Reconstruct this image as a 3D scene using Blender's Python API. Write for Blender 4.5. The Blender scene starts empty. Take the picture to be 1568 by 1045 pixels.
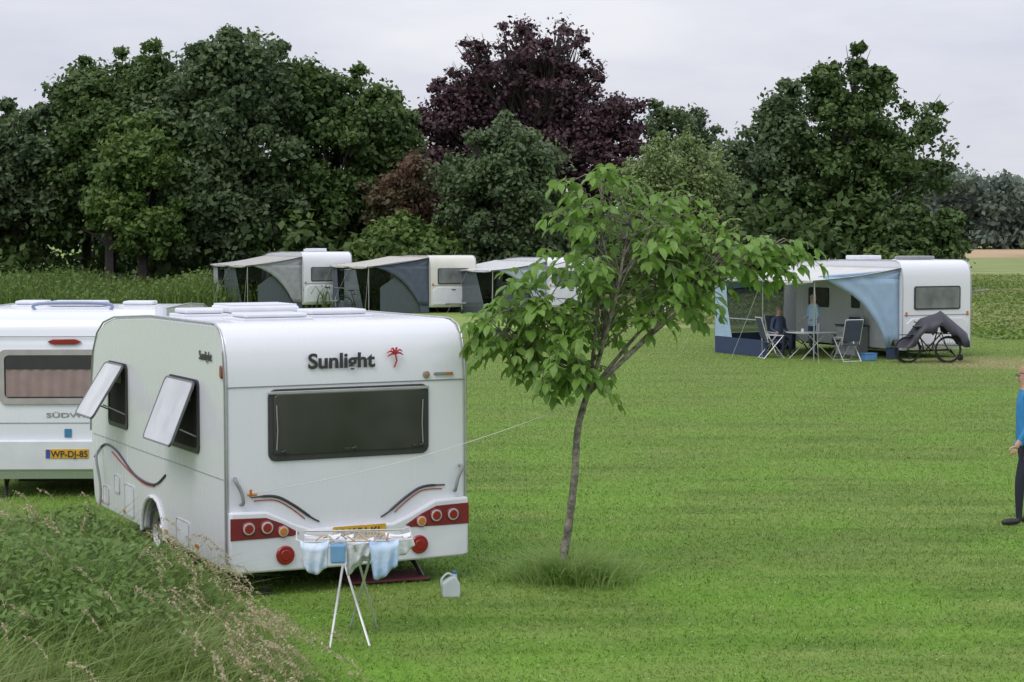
import bpy, bmesh, math, random
import numpy as np
from mathutils import Vector, Matrix
random.seed(4)
R = math.radians
scene = bpy.context.scene
col = scene.collection

# ------------------------------------------------------------------ materials
MATS = {}
def nt(name):
    m = bpy.data.materials.new(name); m.use_nodes = True
    t = m.node_tree
    for n in list(t.nodes): t.nodes.remove(n)
    return m, t, t.nodes, t.links
def mixrgb(N, L, fac, a, b, blend='MIX'):
    x = N.new('ShaderNodeMix'); x.data_type = 'RGBA'; x.blend_type = blend
    for i, v in ((0, fac), (6, a), (7, b)):
        if isinstance(v, bpy.types.NodeSocket): L.new(v, x.inputs[i])
        else: x.inputs[i].default_value = v if i == 0 else (v[0], v[1], v[2], 1)
    return x.outputs[2]
def noise(N, L, vec, scale, detail=2, rough=.55):
    n = N.new('ShaderNodeTexNoise'); n.inputs['Scale'].default_value = scale
    n.inputs['Detail'].default_value = detail; n.inputs['Roughness'].default_value = rough
    if vec is not None: L.new(vec, n.inputs['Vector'])
    return n.outputs['Fac']
def rng_map(N, L, v, a, b, c=0., d=1.):
    m = N.new('ShaderNodeMapRange'); L.new(v, m.inputs[0])
    m.inputs[1].default_value = a; m.inputs[2].default_value = b
    m.inputs[3].default_value = c; m.inputs[4].default_value = d
    return m.outputs[0]
def M(name, c, rough=.5, metal=0., var=.12, scale=6., bump=0., coat=0., trans=0.):
    if name in MATS: return MATS[name]
    m, t, N, L = nt(name)
    out = N.new('ShaderNodeOutputMaterial'); p = N.new('ShaderNodeBsdfPrincipled')
    tc = N.new('ShaderNodeTexCoord')
    f = noise(N, L, tc.outputs['Object'], scale)
    f = rng_map(N, L, f, .3, .7)
    cc = mixrgb(N, L, f, [x*(1-var) for x in c], [min(1, x*(1+var*.6)) for x in c])
    L.new(cc, p.inputs['Base Color'])
    p.inputs['Roughness'].default_value = rough; p.inputs['Metallic'].default_value = metal
    p.inputs['Coat Weight'].default_value = coat
    p.inputs['Coat Roughness'].default_value = .08
    if bump:
        b = N.new('ShaderNodeBump'); b.inputs['Strength'].default_value = bump; b.inputs['Distance'].default_value = .02
        L.new(noise(N, L, tc.outputs['Object'], scale*4), b.inputs['Height']); L.new(b.outputs[0], p.inputs['Normal'])
    sh = p.outputs[0]
    if trans:
        tr = N.new('ShaderNodeBsdfTranslucent'); L.new(cc, tr.inputs[0])
        mx = N.new('ShaderNodeMixShader'); mx.inputs[0].default_value = trans
        L.new(sh, mx.inputs[1]); L.new(tr.outputs[0], mx.inputs[2]); sh = mx.outputs[0]
    L.new(sh, out.inputs[0]); MATS[name] = m
    return m
def gelcoat(name, c, lowdirt=.35):
    """white caravan panel: faint rain streaks and road grime low down (object space z)"""
    m, t, N, L = nt(name)
    out = N.new('ShaderNodeOutputMaterial'); p = N.new('ShaderNodeBsdfPrincipled'); tc = N.new('ShaderNodeTexCoord')
    mp = N.new('ShaderNodeMapping'); mp.inputs['Scale'].default_value = (9, 9, .7); L.new(tc.outputs['Object'], mp.inputs[0])
    s = rng_map(N, L, noise(N, L, mp.outputs[0], 1.6, 5, .6), .5, .85, 0, .14)
    sp = N.new('ShaderNodeSeparateXYZ'); L.new(tc.outputs['Object'], sp.inputs[0])
    g = rng_map(N, L, sp.outputs[2], .2, .8, lowdirt*.5, 0)
    cc = mixrgb(N, L, s, c, (c[0]*.72, c[1]*.72, c[2]*.66)); cc = mixrgb(N, L, g, cc, (.33, .32, .26))
    cc = mixrgb(N, L, rng_map(N, L, noise(N, L, tc.outputs['Object'], 1.1, 3), .3, .7, 0, .10), cc, [x*.8 for x in c])
    L.new(cc, p.inputs['Base Color']); p.inputs['Coat Weight'].default_value = .35; p.inputs['Coat Roughness'].default_value = .12
    L.new(rng_map(N, L, s, 0, .3, .25, .45), p.inputs['Roughness'])
    b = N.new('ShaderNodeBump'); b.inputs['Strength'].default_value = .12; b.inputs['Distance'].default_value = .02
    L.new(noise(N, L, tc.outputs['Object'], 2.2, 2), b.inputs['Height']); L.new(b.outputs[0], p.inputs['Normal']); L.new(b.outputs[0], p.inputs['Coat Normal'])
    L.new(p.outputs[0], out.inputs[0]); MATS[name] = m; return m
def glassy(name, tint, fac):
    if name in MATS: return MATS[name]
    m, t, N, L = nt(name)
    out = N.new('ShaderNodeOutputMaterial'); p = N.new('ShaderNodeBsdfPrincipled')
    p.inputs['Base Color'].default_value = (*tint, 1); p.inputs['Roughness'].default_value = .15
    tr = N.new('ShaderNodeBsdfTransparent'); mx = N.new('ShaderNodeMixShader'); mx.inputs[0].default_value = fac
    L.new(tr.outputs[0], mx.inputs[1]); L.new(p.outputs[0], mx.inputs[2]); L.new(mx.outputs[0], out.inputs[0])
    MATS[name] = m; return m
def FOL(name, a, b, c=None, trans=.3, wscale=.35, rough=.55):
    """foliage: per-leaf tint attribute plus world-space noise"""
    if name in MATS: return MATS[name]
    m, t, N, L = nt(name)
    out = N.new('ShaderNodeOutputMaterial'); p = N.new('ShaderNodeBsdfPrincipled')
    at = N.new('ShaderNodeAttribute'); at.attribute_name = 'tint'
    g = N.new('ShaderNodeNewGeometry')
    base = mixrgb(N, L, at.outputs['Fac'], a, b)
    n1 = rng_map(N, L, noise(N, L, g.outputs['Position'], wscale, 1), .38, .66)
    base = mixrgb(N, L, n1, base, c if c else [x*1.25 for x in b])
    L.new(base, p.inputs['Base Color']); p.inputs['Roughness'].default_value = rough
    p.inputs['Specular IOR Level'].default_value = .35
    tr = N.new('ShaderNodeBsdfTranslucent'); L.new(base, tr.inputs[0])
    mx = N.new('ShaderNodeMixShader'); mx.inputs[0].default_value = trans
    L.new(p.outputs[0], mx.inputs[1]); L.new(tr.outputs[0], mx.inputs[2]); L.new(mx.outputs[0], out.inputs[0])
    MATS[name] = m; return m
def lawn_colour(N, L, pos):
    mp = N.new('ShaderNodeMapping'); L.new(pos, mp.inputs['Vector']); mp.inputs['Scale'].default_value = (.12, 1.5, 1)
    mp.inputs['Rotation'].default_value = (0, 0, R(-7))
    s = rng_map(N, L, noise(N, L, mp.outputs[0], 1.2, 3, .6), .38, .62)
    b = rng_map(N, L, noise(N, L, pos, .33, 3, .65), .42, .60)
    d = rng_map(N, L, noise(N, L, pos, 1.1, 4, .7), .50, .72)
    c = mixrgb(N, L, s, (.105, .195, .028), (.195, .29, .062))
    c = mixrgb(N, L, rng_map(N, L, b, 0, 1, 0, .75), c, (.16, .325, .034))
    c = mixrgb(N, L, rng_map(N, L, d, 0, 1, 0, .38), c, (.27, .29, .10))
    sp = N.new('ShaderNodeSeparateXYZ'); L.new(pos, sp.inputs[0])
    c = mixrgb(N, L, rng_map(N, L, sp.outputs[1], 17, 52, 0, .60), c, (.28, .355, .115))
    vd = N.new('ShaderNodeVectorMath'); vd.operation = 'DISTANCE'; L.new(pos, vd.inputs[0]); vd.inputs[1].default_value = (12.6, 48.6, 0)
    c = mixrgb(N, L, rng_map(N, L, vd.outputs['Value'], 1.0, 3.2, .75, 0), c, (.42, .36, .20))
    return c

# ------------------------------------------------------------------ object helpers
def link(o, parent=None):
    col.objects.link(o)
    if parent is not None: o.parent = parent
    return o
def empty(name, loc=(0, 0, 0), rz=0.):
    o = bpy.data.objects.new(name, None); o.location = loc; o.rotation_euler = (0, 0, rz); o.empty_display_size = .2
    return link(o)
def mobj(name, V, F, mat, parent=None, smooth=False, ang=35):
    me = bpy.data.meshes.new(name); me.from_pydata([tuple(v) for v in V], [], [tuple(f) for f in F]); me.update()
    bm = bmesh.new(); bm.from_mesh(me); bmesh.ops.recalc_face_normals(bm, faces=bm.faces); bm.to_mesh(me); bm.free()
    if smooth:
        me.polygons.foreach_set('use_smooth', [True]*len(me.polygons)); me.set_sharp_from_angle(angle=R(ang))
    o = bpy.data.objects.new(name, me)
    if mat: me.materials.append(mat)
    return link(o, parent)
def bev(o, w, seg=2, ang=40):
    b = o.modifiers.new('bevel', 'BEVEL'); b.width = w; b.segments = seg; b.limit_method = 'ANGLE'; b.angle_limit = R(ang)
    return o
def box(name, c, s, mat, parent=None, b=.01, rot=None):
    x, y, z = s[0]/2, s[1]/2, s[2]/2
    V = [Vector((i*x, j*y, k*z)) for i in (-1, 1) for j in (-1, 1) for k in (-1, 1)]
    F = [(0, 1, 3, 2), (4, 6, 7, 5), (0, 4, 5, 1), (2, 3, 7, 6), (0, 2, 6, 4), (1, 5, 7, 3)]
    o = mobj(name, V, F, mat, parent); o.location = c
    if rot: o.rotation_euler = rot
    if b: bev(o, b)
    return o
def tubes_mesh(paths, seg=8):
    V = []; F = []
    for pts, rad in paths:
        pts = [Vector(p) for p in pts]; n = len(pts); base = len(V)
        for i, p in enumerate(pts):
            d = (pts[min(i+1, n-1)] - pts[max(i-1, 0)]).normalized()
            u = d.cross(Vector((.13, .97, .21))).normalized(); w = d.cross(u)
            r = rad[i] if hasattr(rad, '__len__') else rad
            for k in range(seg):
                a = 2*math.pi*k/seg; V.append(p + (u*math.cos(a) + w*math.sin(a))*r)
        for i in range(n-1):
            for k in range(seg):
                a = base+i*seg+k; b = base+i*seg+(k+1) % seg
                F.append((a, b, b+seg, a+seg))
        F.append(tuple(base+k for k in range(seg))[::-1]); F.append(tuple(base+(n-1)*seg+k for k in range(seg)))
    return V, F
def tube(name, pts, r, mat, parent=None, seg=8):
    V, F = tubes_mesh([(pts, r)], seg); return mobj(name, V, F, mat, parent, True, 60)
def tubes(name, paths, mat, parent=None, seg=6):
    V, F = tubes_mesh(paths, seg); return mobj(name, V, F, mat, parent, True, 60)
def smoothpath(pts, n=6):
    pts = [Vector(p) for p in pts]; out = []
    P = [pts[0]] + pts + [pts[-1]]
    for i in range(1, len(P)-2):
        a, b, c, d = P[i-1], P[i], P[i+1], P[i+2]
        for k in range(n):
            t = k/n
            out.append(.5*((2*b) + (c-a)*t + (2*a-5*b+4*c-d)*t*t + (3*b-a-3*c+d)*t**3))
    out.append(pts[-1]); return out
def rr(cx, cy, w, h, r, n=5):
    P = []
    for sx, sy, a0 in ((1, 1, 0), (-1, 1, 90), (-1, -1, 180), (1, -1, 270)):
        for k in range(n+1):
            a = R(a0 + 90*k/n); P.append((cx+sx*(w/2-r)+r*math.cos(a), cy+sy*(h/2-r)+r*math.sin(a)))
    return P
def circ(cx, cy, r, n=24): return [(cx+r*math.cos(2*math.pi*k/n), cy+r*math.sin(2*math.pi*k/n)) for k in range(n)]
def panel(name, pts, plane, off, th, mat, parent, b=.003):
    """extruded outline. 'rear': (u,z) on y=-off facing -y ; 'side': (v,z) on x=-off facing -x"""
    n = len(pts)
    def m(p, o): return (p[0], -o, p[1]) if plane == 'rear' else (-o, p[0], p[1])
    V = [m(p, off) for p in pts] + [m(p, off-th) for p in pts]
    F = [tuple(range(n)), tuple(range(2*n-1, n-1, -1))] + [(i, (i+1) % n, n+(i+1) % n, n+i) for i in range(n)]
    o = mobj(name, V, F, mat, parent, True, 40)
    if b: bev(o, b, 2, 50)
    return o
def ring(name, outer, inner, plane, off, th, mat, parent):
    n = len(outer)
    def m(p, o): return (p[0], -o, p[1]) if plane == 'rear' else (-o, p[0], p[1])
    V = [m(p, off) for p in outer]+[m(p, off) for p in inner]+[m(p, off-th) for p in outer]+[m(p, off-th) for p in inner]
    F = []
    for i in range(n):
        j = (i+1) % n
        F += [(i, j, n+j, n+i), (2*n+i, 3*n+i, 3*n+j, 2*n+j), (i, 2*n+i, 2*n+j, j), (n+i, n+j, 3*n+j, 3*n+i)]
    return mobj(name, V, F, mat, parent, True, 40)
def text(name, s, loc, size, mat, parent, side=False, off=.0, ext=.002, sx=1.):
    cu = bpy.data.curves.new(name, 'FONT'); cu.body = s; cu.size = size; cu.extrude = ext; cu.offset = off
    o = bpy.data.objects.new(name, cu); cu.materials.append(mat)
    o.location = loc; o.rotation_euler = (R(90), 0, R(-90) if side else 0); o.scale = (sx, 1, 1)
    return link(o, parent)
def lathe_x(name, prof, c, mat, parent, n=28, ang=35):
    V = []; F = []; m = len(prof)
    for k in range(n):
        a = 2*math.pi*k/n
        for x, r in prof: V.append((x, r*math.cos(a), r*math.sin(a)))
    for k in range(n):
        for i in range(m-1):
            a = k*m+i; b = ((k+1) % n)*m+i; F.append((a, a+1, b+1, b))
    o = mobj(name, V, F, mat, parent, True, ang); o.location = c; return o
def sphere(name, c, s, mat, parent=None, u=16, v=10):
    bm = bmesh.new(); bmesh.ops.create_uvsphere(bm, u_segments=u, v_segments=v, radius=1)
    me = bpy.data.meshes.new(name); bm.to_mesh(me); bm.free()
    me.polygons.foreach_set('use_smooth', [True]*len(me.polygons)); me.materials.append(mat)
    o = bpy.data.objects.new(name, me); o.location = c; o.scale = s; return link(o, parent)
def fast(name, V, F, tint, mat, parent=None):
    V = np.asarray(V, np.float32); F = np.asarray(F, np.int32); k = F.shape[1]
    me = bpy.data.meshes.new(name)
    me.vertices.add(len(V)); me.vertices.foreach_set('co', V.ravel())
    me.loops.add(F.size); me.loops.foreach_set('vertex_index', F.ravel())
    me.polygons.add(len(F)); me.polygons.foreach_set('loop_start', np.arange(len(F), dtype=np.int32)*k)
    me.update(calc_edges=True)
    a = me.attributes.new('tint', 'FLOAT', 'FACE'); a.data.foreach_set('value', np.asarray(tint, np.float32))
    me.materials.append(mat)
    o = bpy.data.objects.new(name, me); return link(o, parent)
def unit(a): return a/np.maximum(np.linalg.norm(a, axis=1, keepdims=True), 1e-6)
def leaf_quads(P, Nn, size, rg, el=1.6):
    n = len(P); Nn = unit(Nn); t = unit(np.cross(Nn, rg.normal(size=(n, 3)))); b = np.cross(Nn, t)
    s = (size*rg.uniform(.6, 1.3, n))[:, None]
    V = np.stack([P+t*s*el*.5, P+b*s*.5+Nn*s*.1, P-t*s*el*.5, P-b*s*.5+Nn*s*.1], 1).reshape(-1, 3)
    return V, np.arange(4*n).reshape(n, 4)
def blades(P, h, w, rg, bend=.5, lv=3, az=None):
    n = len(P); az = rg.uniform(0, 2*np.pi, n) if az is None else az
    d = np.stack([np.cos(az), np.sin(az), np.zeros(n)], 1)
    fa = az+np.pi/2+rg.normal(0, .7, n); f = np.stack([np.cos(fa), np.sin(fa), np.zeros(n)], 1)
    bd = (bend*rg.uniform(.2, 1.3, n))[:, None]; h = h[:, None]; w = (w*rg.uniform(.6, 1.3, n))[:, None]
    rows = []
    for i in range(lv+1):
        t = i/lv; c = P + d*bd*h*t**1.8 + np.array([0, 0, 1.])*h*(t-.35*bd*t*t); ww = w*(1-t**1.5*.93)*.5
        rows += [c-f*ww, c+f*ww]
    V = np.stack(rows, 1).reshape(-1, 3); k = 2*(lv+1); base = np.arange(n)[:, None]*k
    F = np.concatenate([base+np.array([2*i, 2*i+1, 2*i+3, 2*i+2]) for i in range(lv)], 1).reshape(-1, 4)
    return V, F, c
def merge(parts):
    Vs = []; Fs = []; Ts = []; o = 0
    for V, F, T in parts:
        Vs.append(V); Fs.append(F+o); Ts.append(T); o += len(V)
    return np.concatenate(Vs), np.concatenate(Fs), np.concatenate(Ts)

WHITE = gelcoat('gelcoat_white', (.71, .72, .775))
WHITE2 = M('moulding_white', (.67, .685, .73), .35, var=.07, scale=3)
CREAM = M('panel_cream', (.64, .63, .58), .4, var=.06, scale=2)
ALU = M('aluminium', (.5, .5, .52), .35, .8)
GREY = M('grey_plastic', (.25, .26, .27), .45)
DARK = M('dark_plastic', (.03, .03, .033), .4)
BLACK = M('chassis_black', (.015, .015, .015), .7)
RUB = M('tyre_rubber', (.02, .02, .021), .8, bump=.3)
GLASS = M('acrylic_window', (.045, .043, .047), .14, var=.5, scale=1.3, coat=.15)
SEAL = M('window_seal', (.035, .035, .038), .5)
RED = M('lamp_red', (.27, .012, .016), .2, coat=.6)
REDB = M('band_red', (.18, .014, .022), .3, coat=.3)
ORANGE = M('lamp_orange', (.5, .17, .03), .25, coat=.5)
LENS = M('lamp_clear', (.45, .45, .46), .15, coat=.6)
YEL = M('plate_yellow', (.6, .34, .03), .4)
CHAR = M('charcoal_print', (.035, .035, .04), .4)
STEEL = M('galvanised_steel', (.4, .41, .42), .4, .7)

# ------------------------------------------------------------------ world, sun, camera
w = bpy.data.worlds.new('World'); scene.world = w; w.use_nodes = True
N = w.node_tree.nodes; L = w.node_tree.links
bg = N['Background']; sky = N.new('ShaderNodeTexSky'); sky.sky_type = 'NISHITA'; sky.sun_disc = False
SE, SR = 52, 215
sky.sun_elevation = R(SE); sky.sun_rotation = R(SR); sky.air_density = 1.5; sky.dust_density = 4
tc = N.new('ShaderNodeTexCoord'); sp = N.new('ShaderNodeSeparateXYZ'); L.new(tc.outputs['Generated'], sp.inputs[0])
mp = N.new('ShaderNodeMapping'); L.new(tc.outputs['Generated'], mp.inputs[0]); mp.inputs['Scale'].default_value = (1, 1, 4.0)
cn = rng_map(N, L, noise(N, L, mp.outputs[0], 3.4, 5, .55), .34, .66)
cc = mixrgb(N, L, cn, (6.1, 6.4, 7.6), (8.3, 8.4, 9.0))
up = rng_map(N, L, sp.outputs[2], 0, 1, 1., 1.9)
vm = N.new('ShaderNodeVectorMath'); vm.operation = 'SCALE'; L.new(cc, vm.inputs[0]); L.new(up, vm.inputs['Scale'])
fin = mixrgb(N, L, .9, sky.outputs[0], vm.outputs[0])
L.new(fin, bg.inputs[0]); bg.inputs[1].default_value = .1

sl = bpy.data.lights.new('sun', 'SUN'); sl.energy = 1.2; sl.angle = R(28); sl.color = (1, .96, .9)
so = bpy.data.objects.new('sun', sl); link(so)
az = R(SR)
dirv = Vector((math.sin(az)*math.cos(R(SE)), math.cos(az)*math.cos(R(SE)), math.sin(R(SE))))
so.rotation_euler = dirv.to_track_quat('Z', 'Y').to_euler(); so.location = (-10, -10, 20)

cd = bpy.data.cameras.new('camera'); cd.lens = 66.6; cd.sensor_width = 36; cd.clip_end = 5000
co = bpy.data.objects.new('camera', cd); co.location = (0, 0, 3.3); co.rotation_euler = (R(90-3.207), 0, 0); link(co)
scene.camera = co
scene.view_settings.view_transform = 'Standard'; scene.view_settings.look = 'None'; scene.view_settings.exposure = 0

# ------------------------------------------------------------------ ground
def groundmat():
    m, t, N, L = nt('ground_grass'); out = N.new('ShaderNodeOutputMaterial'); p = N.new('ShaderNodeBsdfPrincipled')
    g = N.new('ShaderNodeNewGeometry'); c = lawn_colour(N, L, g.outputs['Position'])
    f = rng_map(N, L, noise(N, L, g.outputs['Position'], 30, 2, .7), .3, .7)
    c = mixrgb(N, L, f, mixrgb(N, L, .3, c, (.06, .07, .025)), c)
    L.new(c, p.inputs['Base Color']); p.inputs['Roughness'].default_value = .9; p.inputs['Specular IOR Level'].default_value = .1
    L.new(p.outputs[0], out.inputs[0]); return m
GM = groundmat()
mobj('ground', [(-1500, -300, 0), (1500, -300, 0), (1500, 3000, 0), (-1500, 3000, 0)], [(0, 1, 2, 3)], GM)
def sheet(name, pts, z, mat): return mobj(name, [(x, y, z) for x, y in pts], [tuple(range(len(pts)))], mat)
def fieldmat(name, a, b, sc):
    m, t, N, L = nt(name); out = N.new('ShaderNodeOutputMaterial'); p = N.new('ShaderNodeBsdfPrincipled')
    g = N.new('ShaderNodeNewGeometry'); mp = N.new('ShaderNodeMapping'); mp.inputs['Scale'].default_value = (.35, 1, 1); L.new(g.outputs['Position'], mp.inputs[0])
    c = mixrgb(N, L, rng_map(N, L, noise(N, L, mp.outputs[0], sc, 5, .7), .38, .62), a, b)
    L.new(c, p.inputs['Base Color']); p.inputs['Roughness'].default_value = .95; L.new(p.outputs[0], out.inputs[0]); return m
sheet('crop_field', [(2, 69), (13.5, 62), (90, 50), (200, 275), (0, 275)], .004, fieldmat('crop_ground', (.11, .17, .035), (.26, .28, .09), .25))
sheet('stubble_field', [(0, 275), (200, 275), (330, 480), (0, 480)], .006, fieldmat('stubble', (.34, .24, .13), (.46, .34, .2), .05))
sheet('woodland_floor', [(-60, 98), (22, 94), (24, 140), (-60, 140)], .008, fieldmat('leaf_litter', (.02, .03, .012), (.04, .05, .02), .8))

def grassmat():
    m, t, N, L = nt('lawn_blades'); out = N.new('ShaderNodeOutputMaterial'); p = N.new('ShaderNodeBsdfPrincipled')
    g = N.new('ShaderNodeNewGeometry'); c = lawn_colour(N, L, g.outputs['Position'])
    at = N.new('ShaderNodeAttribute'); at.attribute_name = 'tint'
    c = mixrgb(N, L, rng_map(N, L, at.outputs['Fac'], 0, 1, .3, 0), c, (.06, .14, .018))
    c = mixrgb(N, L, rng_map(N, L, at.outputs['Fac'], .90, 1, 0, .55), c, (.40, .42, .2))
    L.new(c, p.inputs['Base Color']); p.inputs['Roughness'].default_value = .6; p.inputs['Specular IOR Level'].default_value = .2
    L.new(p.outputs[0], out.inputs[0]); return m
def instancer(name, centres, child, rg):
    V = []; F = []
    for i, (x, y) in enumerate(centres):
        a = rg.integers(0, 4)*np.pi/2
        for k in range(4):
            b = a+np.pi/4+k*np.pi/2; V.append((x+.1*math.cos(b), y+.1*math.sin(b), .002))
        F.append((4*i, 4*i+1, 4*i+2, 4*i+3))
    me = bpy.data.meshes.new(name); me.from_pydata(V, [], F); o = bpy.data.objects.new(name, me); link(o)
    o.instance_type = 'FACES'; o.show_instancer_for_render = False; o.show_instancer_for_viewport = False
    child.parent = o; return o
rg = np.random.default_rng(1)
n = 7800; T = 2.0
P = np.stack([rg.uniform(-T/2, T/2, n), rg.uniform(-T/2, T/2, n), np.zeros(n)], 1)
V, F, _ = blades(P, rg.uniform(.012, .042, n), np.full(n, .009), rg, 1.4, 1)
tile = fast('blade_tile', V, F, rg.uniform(0, 1, n), grassmat())
cs = []
y = 12.0
while y < 68:
    hw = .29*y+2.2; x = -math.ceil(hw/T)*T
    while x < hw: cs.append((x, y)); x += T
    y += T
instancer('lawn_grass', cs, tile, rg)
n = 500
P = np.stack([rg.uniform(-2, 5.5, n), rg.uniform(13, 24, n), np.full(n, .035)], 1)
V, F = leaf_quads(P, np.tile([0, -.3, 1.], (n, 1)), np.full(n, .012), rg, 1)
fast('clover_flowers', V, F, rg.uniform(0, 1, n), FOL('clover_white', (.5, .5, .42), (.6, .6, .5), (.55, .55, .5)))

# ------------------------------------------------------------------ foliage
BARKD = M('bark_dark', (.06, .052, .045), .9, var=.3, scale=3)
def clusters(c, rad, n, cr, rg, lo=-.8, inner=.55):
    d = unit(rg.normal(size=(n*2, 3))); d = d[d[:, 2] > lo][:n]
    u = rg.uniform(inner, 1., len(d))[:, None]
    return np.array(c)+d*u*np.array(rad), rg.uniform(.5, 1.35, len(d))*cr
def crown(name, C, Rr, per, ls, mat, rg, parent, flat=.7, drop=0.):
    k = np.repeat(np.arange(len(C)), per); m = len(k)
    d = unit(rg.normal(size=(m, 3))); u = rg.uniform(0, 1, m)**.45
    off = d*u[:, None]*Rr[k][:, None]*np.array([1, 1, flat])*rg.uniform(.7, 1.6, (m, 1))
    P = C[k]+off
    if drop: P[:, 2] -= drop*rg.uniform(0, 1, m)**2
    Nn = d*.5+rg.normal(size=(m, 3))*.65+np.array([0, -.15, .5])
    V, F = leaf_quads(P, Nn, np.full(m, ls), rg)
    ct = rg.uniform(0, 1, len(C))
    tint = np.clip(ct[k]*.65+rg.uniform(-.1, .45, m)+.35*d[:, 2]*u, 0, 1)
    return fast(name, V, F, tint, mat, parent)
def bigtree(name, base, lobes, mat, seed, ncl=60, cr=1.3, per=230, ls=.36, bark=None, tr=.3, trunk_h=None, drop=0., limbs=22, inner=.5, lo=-.8, twig=.6):
    rg = np.random.default_rng(seed); root = empty(name, (base[0], base[1], 0)); Cs = []; Rs = []
    ncl = int(ncl*1.9); cr *= .70; per = int(per*.9); ls *= .60
    for (dx, dy, cz, rx, ry, rz, wt) in lobes:
        C, r_ = clusters((dx, dy, cz), (max(rx-cr*.5, .3), max(ry-cr*.5, .3), max(rz-cr*.4, .3)), int(ncl*wt), cr, rg, lo, inner); Cs.append(C); Rs.append(r_)
    C = np.concatenate(Cs); Rr = np.concatenate(Rs)
    m = len(C)//3; idx = rg.choice(len(C), m); ctr = C.mean(0)
    C2 = C[idx]+unit(C[idx]-ctr)*rg.uniform(.5, 1.4, m)[:, None]*cr; R2 = rg.uniform(.25, .6, m)*cr
    C = np.concatenate([C, C2]); Rr = np.concatenate([Rr, R2])
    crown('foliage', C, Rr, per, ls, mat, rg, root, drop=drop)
    th = trunk_h or min(l[2]-l[5]*.5 for l in lobes); th = max(th, 1.2)
    paths = [([(0, 0, -.1), (.05, 0, th*.5), (0, .05, th), (.1, 0, th*1.5)], [tr*1.3, tr, tr*.85, tr*.6])]
    for i in rg.choice(len(C), min(limbs, len(C)), replace=False):
        e = Vector(C[i]); s = Vector((0, 0, min(th*rg.uniform(.7, 1.5), e.z*.8))); md = s.lerp(e, .5)+Vector((rg.normal()*.3, rg.normal()*.3, .5))
        paths.append((smoothpath([s, md, e], 4), list(np.linspace(tr*.4, .025, 9))))
        for q in range(3):
            e2 = e+Vector(unit(rg.normal(size=(1, 3)))[0])*cr*twig; m3 = s.lerp(e, .75)+Vector((0, 0, .2))
            paths.append(([m3, m3.lerp(e2, .6), e2], [tr*.12, .03, .012]))
    tubes('trunk_and_limbs', paths, bark or BARKD, root, 5)
    return root
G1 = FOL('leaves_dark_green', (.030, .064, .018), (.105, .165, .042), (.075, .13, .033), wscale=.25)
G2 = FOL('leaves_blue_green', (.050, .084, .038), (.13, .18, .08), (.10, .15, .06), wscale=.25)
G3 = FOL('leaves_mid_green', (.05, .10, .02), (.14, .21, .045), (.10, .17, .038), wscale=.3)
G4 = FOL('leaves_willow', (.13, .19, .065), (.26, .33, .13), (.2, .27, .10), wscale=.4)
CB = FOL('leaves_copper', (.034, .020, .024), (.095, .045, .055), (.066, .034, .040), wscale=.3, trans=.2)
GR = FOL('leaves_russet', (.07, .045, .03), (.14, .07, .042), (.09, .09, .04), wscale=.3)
GH = FOL('leaves_hazy', (.115, .155, .13), (.18, .225, .17), (.15, .195, .155), wscale=.05)  # aerial haze put into the leaf colour: paler, bluer far trees

bigtree('oak_tree', (-27.8, 106), [(0, 0, 6.2, 4.2, 3.5, 5.0, 1)], G2, 11, 60, 1.3)
bigtree('oak_tree', (-34, 104), [(0, 0, 6, 4.5, 3.5, 5, 1)], G1, 12, 50, 1.3)
bigtree('alder_tree', (-22.3, 105), [(0, 0, 7, 3.8, 3.2, 6.0, 1.), (2.2, 1, 11.0, 2.6, 2.2, 3.2, .45)], G1, 13, 70, 1.2)
bigtree('alder_tree', (-24.5, 109), [(0, 0, 7.8, 3, 3, 5.6, 1.)], G1, 14, 50, 1.2)
bigtree('lime_tree', (-15.7, 103), [(0, 0, 7.6, 4.4, 3.6, 6.4, 1), (-1.2, -1, 4.6, 3.6, 3, 3.6, .5), (1, 0, 11.6, 2.8, 2.5, 2.6, .3)], G2, 15, 80, 1.3, 250)
bigtree('lime_tree', (-9.6, 106), [(0, 0, 6.6, 3.9, 3.4, 5.8, 1), (-2.0, 0, 10.2, 2.8, 2.4, 2.9, .4), (2.0, 0, 8.7, 2.5, 2.2, 2.9, .35)], G1, 16, 75, 1.2)
bigtree('alder_tree', (-19.6, 100.5), [(0, 0, 5.2, 2.9, 2.5, 4.6, 1)], G3, 17, 45, 1.1)
bigtree('copper_beech_tree', (1.0, 126), [(-.6, 0, 7.6, 9.0, 6, 4.8, 1.3), (-4.2, 0, 11.0, 4.0, 3, 2.9, .3), (5.0, 0, 10.5, 4.2, 3, 3.0, .3)], CB, 18, 85, 1.3, 170, .34, None, .5, 4.5, limbs=30, inner=.4)
bigtree('copper_beech_tree', (1.2, 127), [(.2, 0, 13.4, 6.8, 5, 5.0, 1.)], CB, 181, 74, .95, 84, .34, None, .45, 6.5, limbs=120, inner=.25, lo=-.45, twig=1.3)
bigtree('hazel_tree', (-.5, 98), [(0, 0, 4.6, 3.7, 3.2, 4.6, 1), (.6, 0, 7.2, 2.2, 2, 2.1, .25)], G2, 19, 60, 1.1, 240, .3)
bigtree('russet_shrub', (-5.6, 101), [(0, 0, 4.6, 2.2, 2.2, 3.3, 1)], GR, 20, 30, 1.0)
bigtree('elder_shrub', (-5.2, 97), [(0, 0, 2.2, 3, 2, 2.5, 1)], G3, 21, 36, 1.0)
bigtree('willow_tree', (8.6, 101), [(0, 0, 5.0, 3.4, 3, 3.9, 1)], G4, 22, 60, 1.0, 260, .22, drop=1.6)
bigtree('ash_tree', (11.4, 131), [(0, 0, 9.3, 2.9, 3, 4.5, 1), (2.6, 0, 7.6, 2.2, 2, 3.4, .5)], G2, 23, 34, 1.2, 110, twig=1.1)
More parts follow.
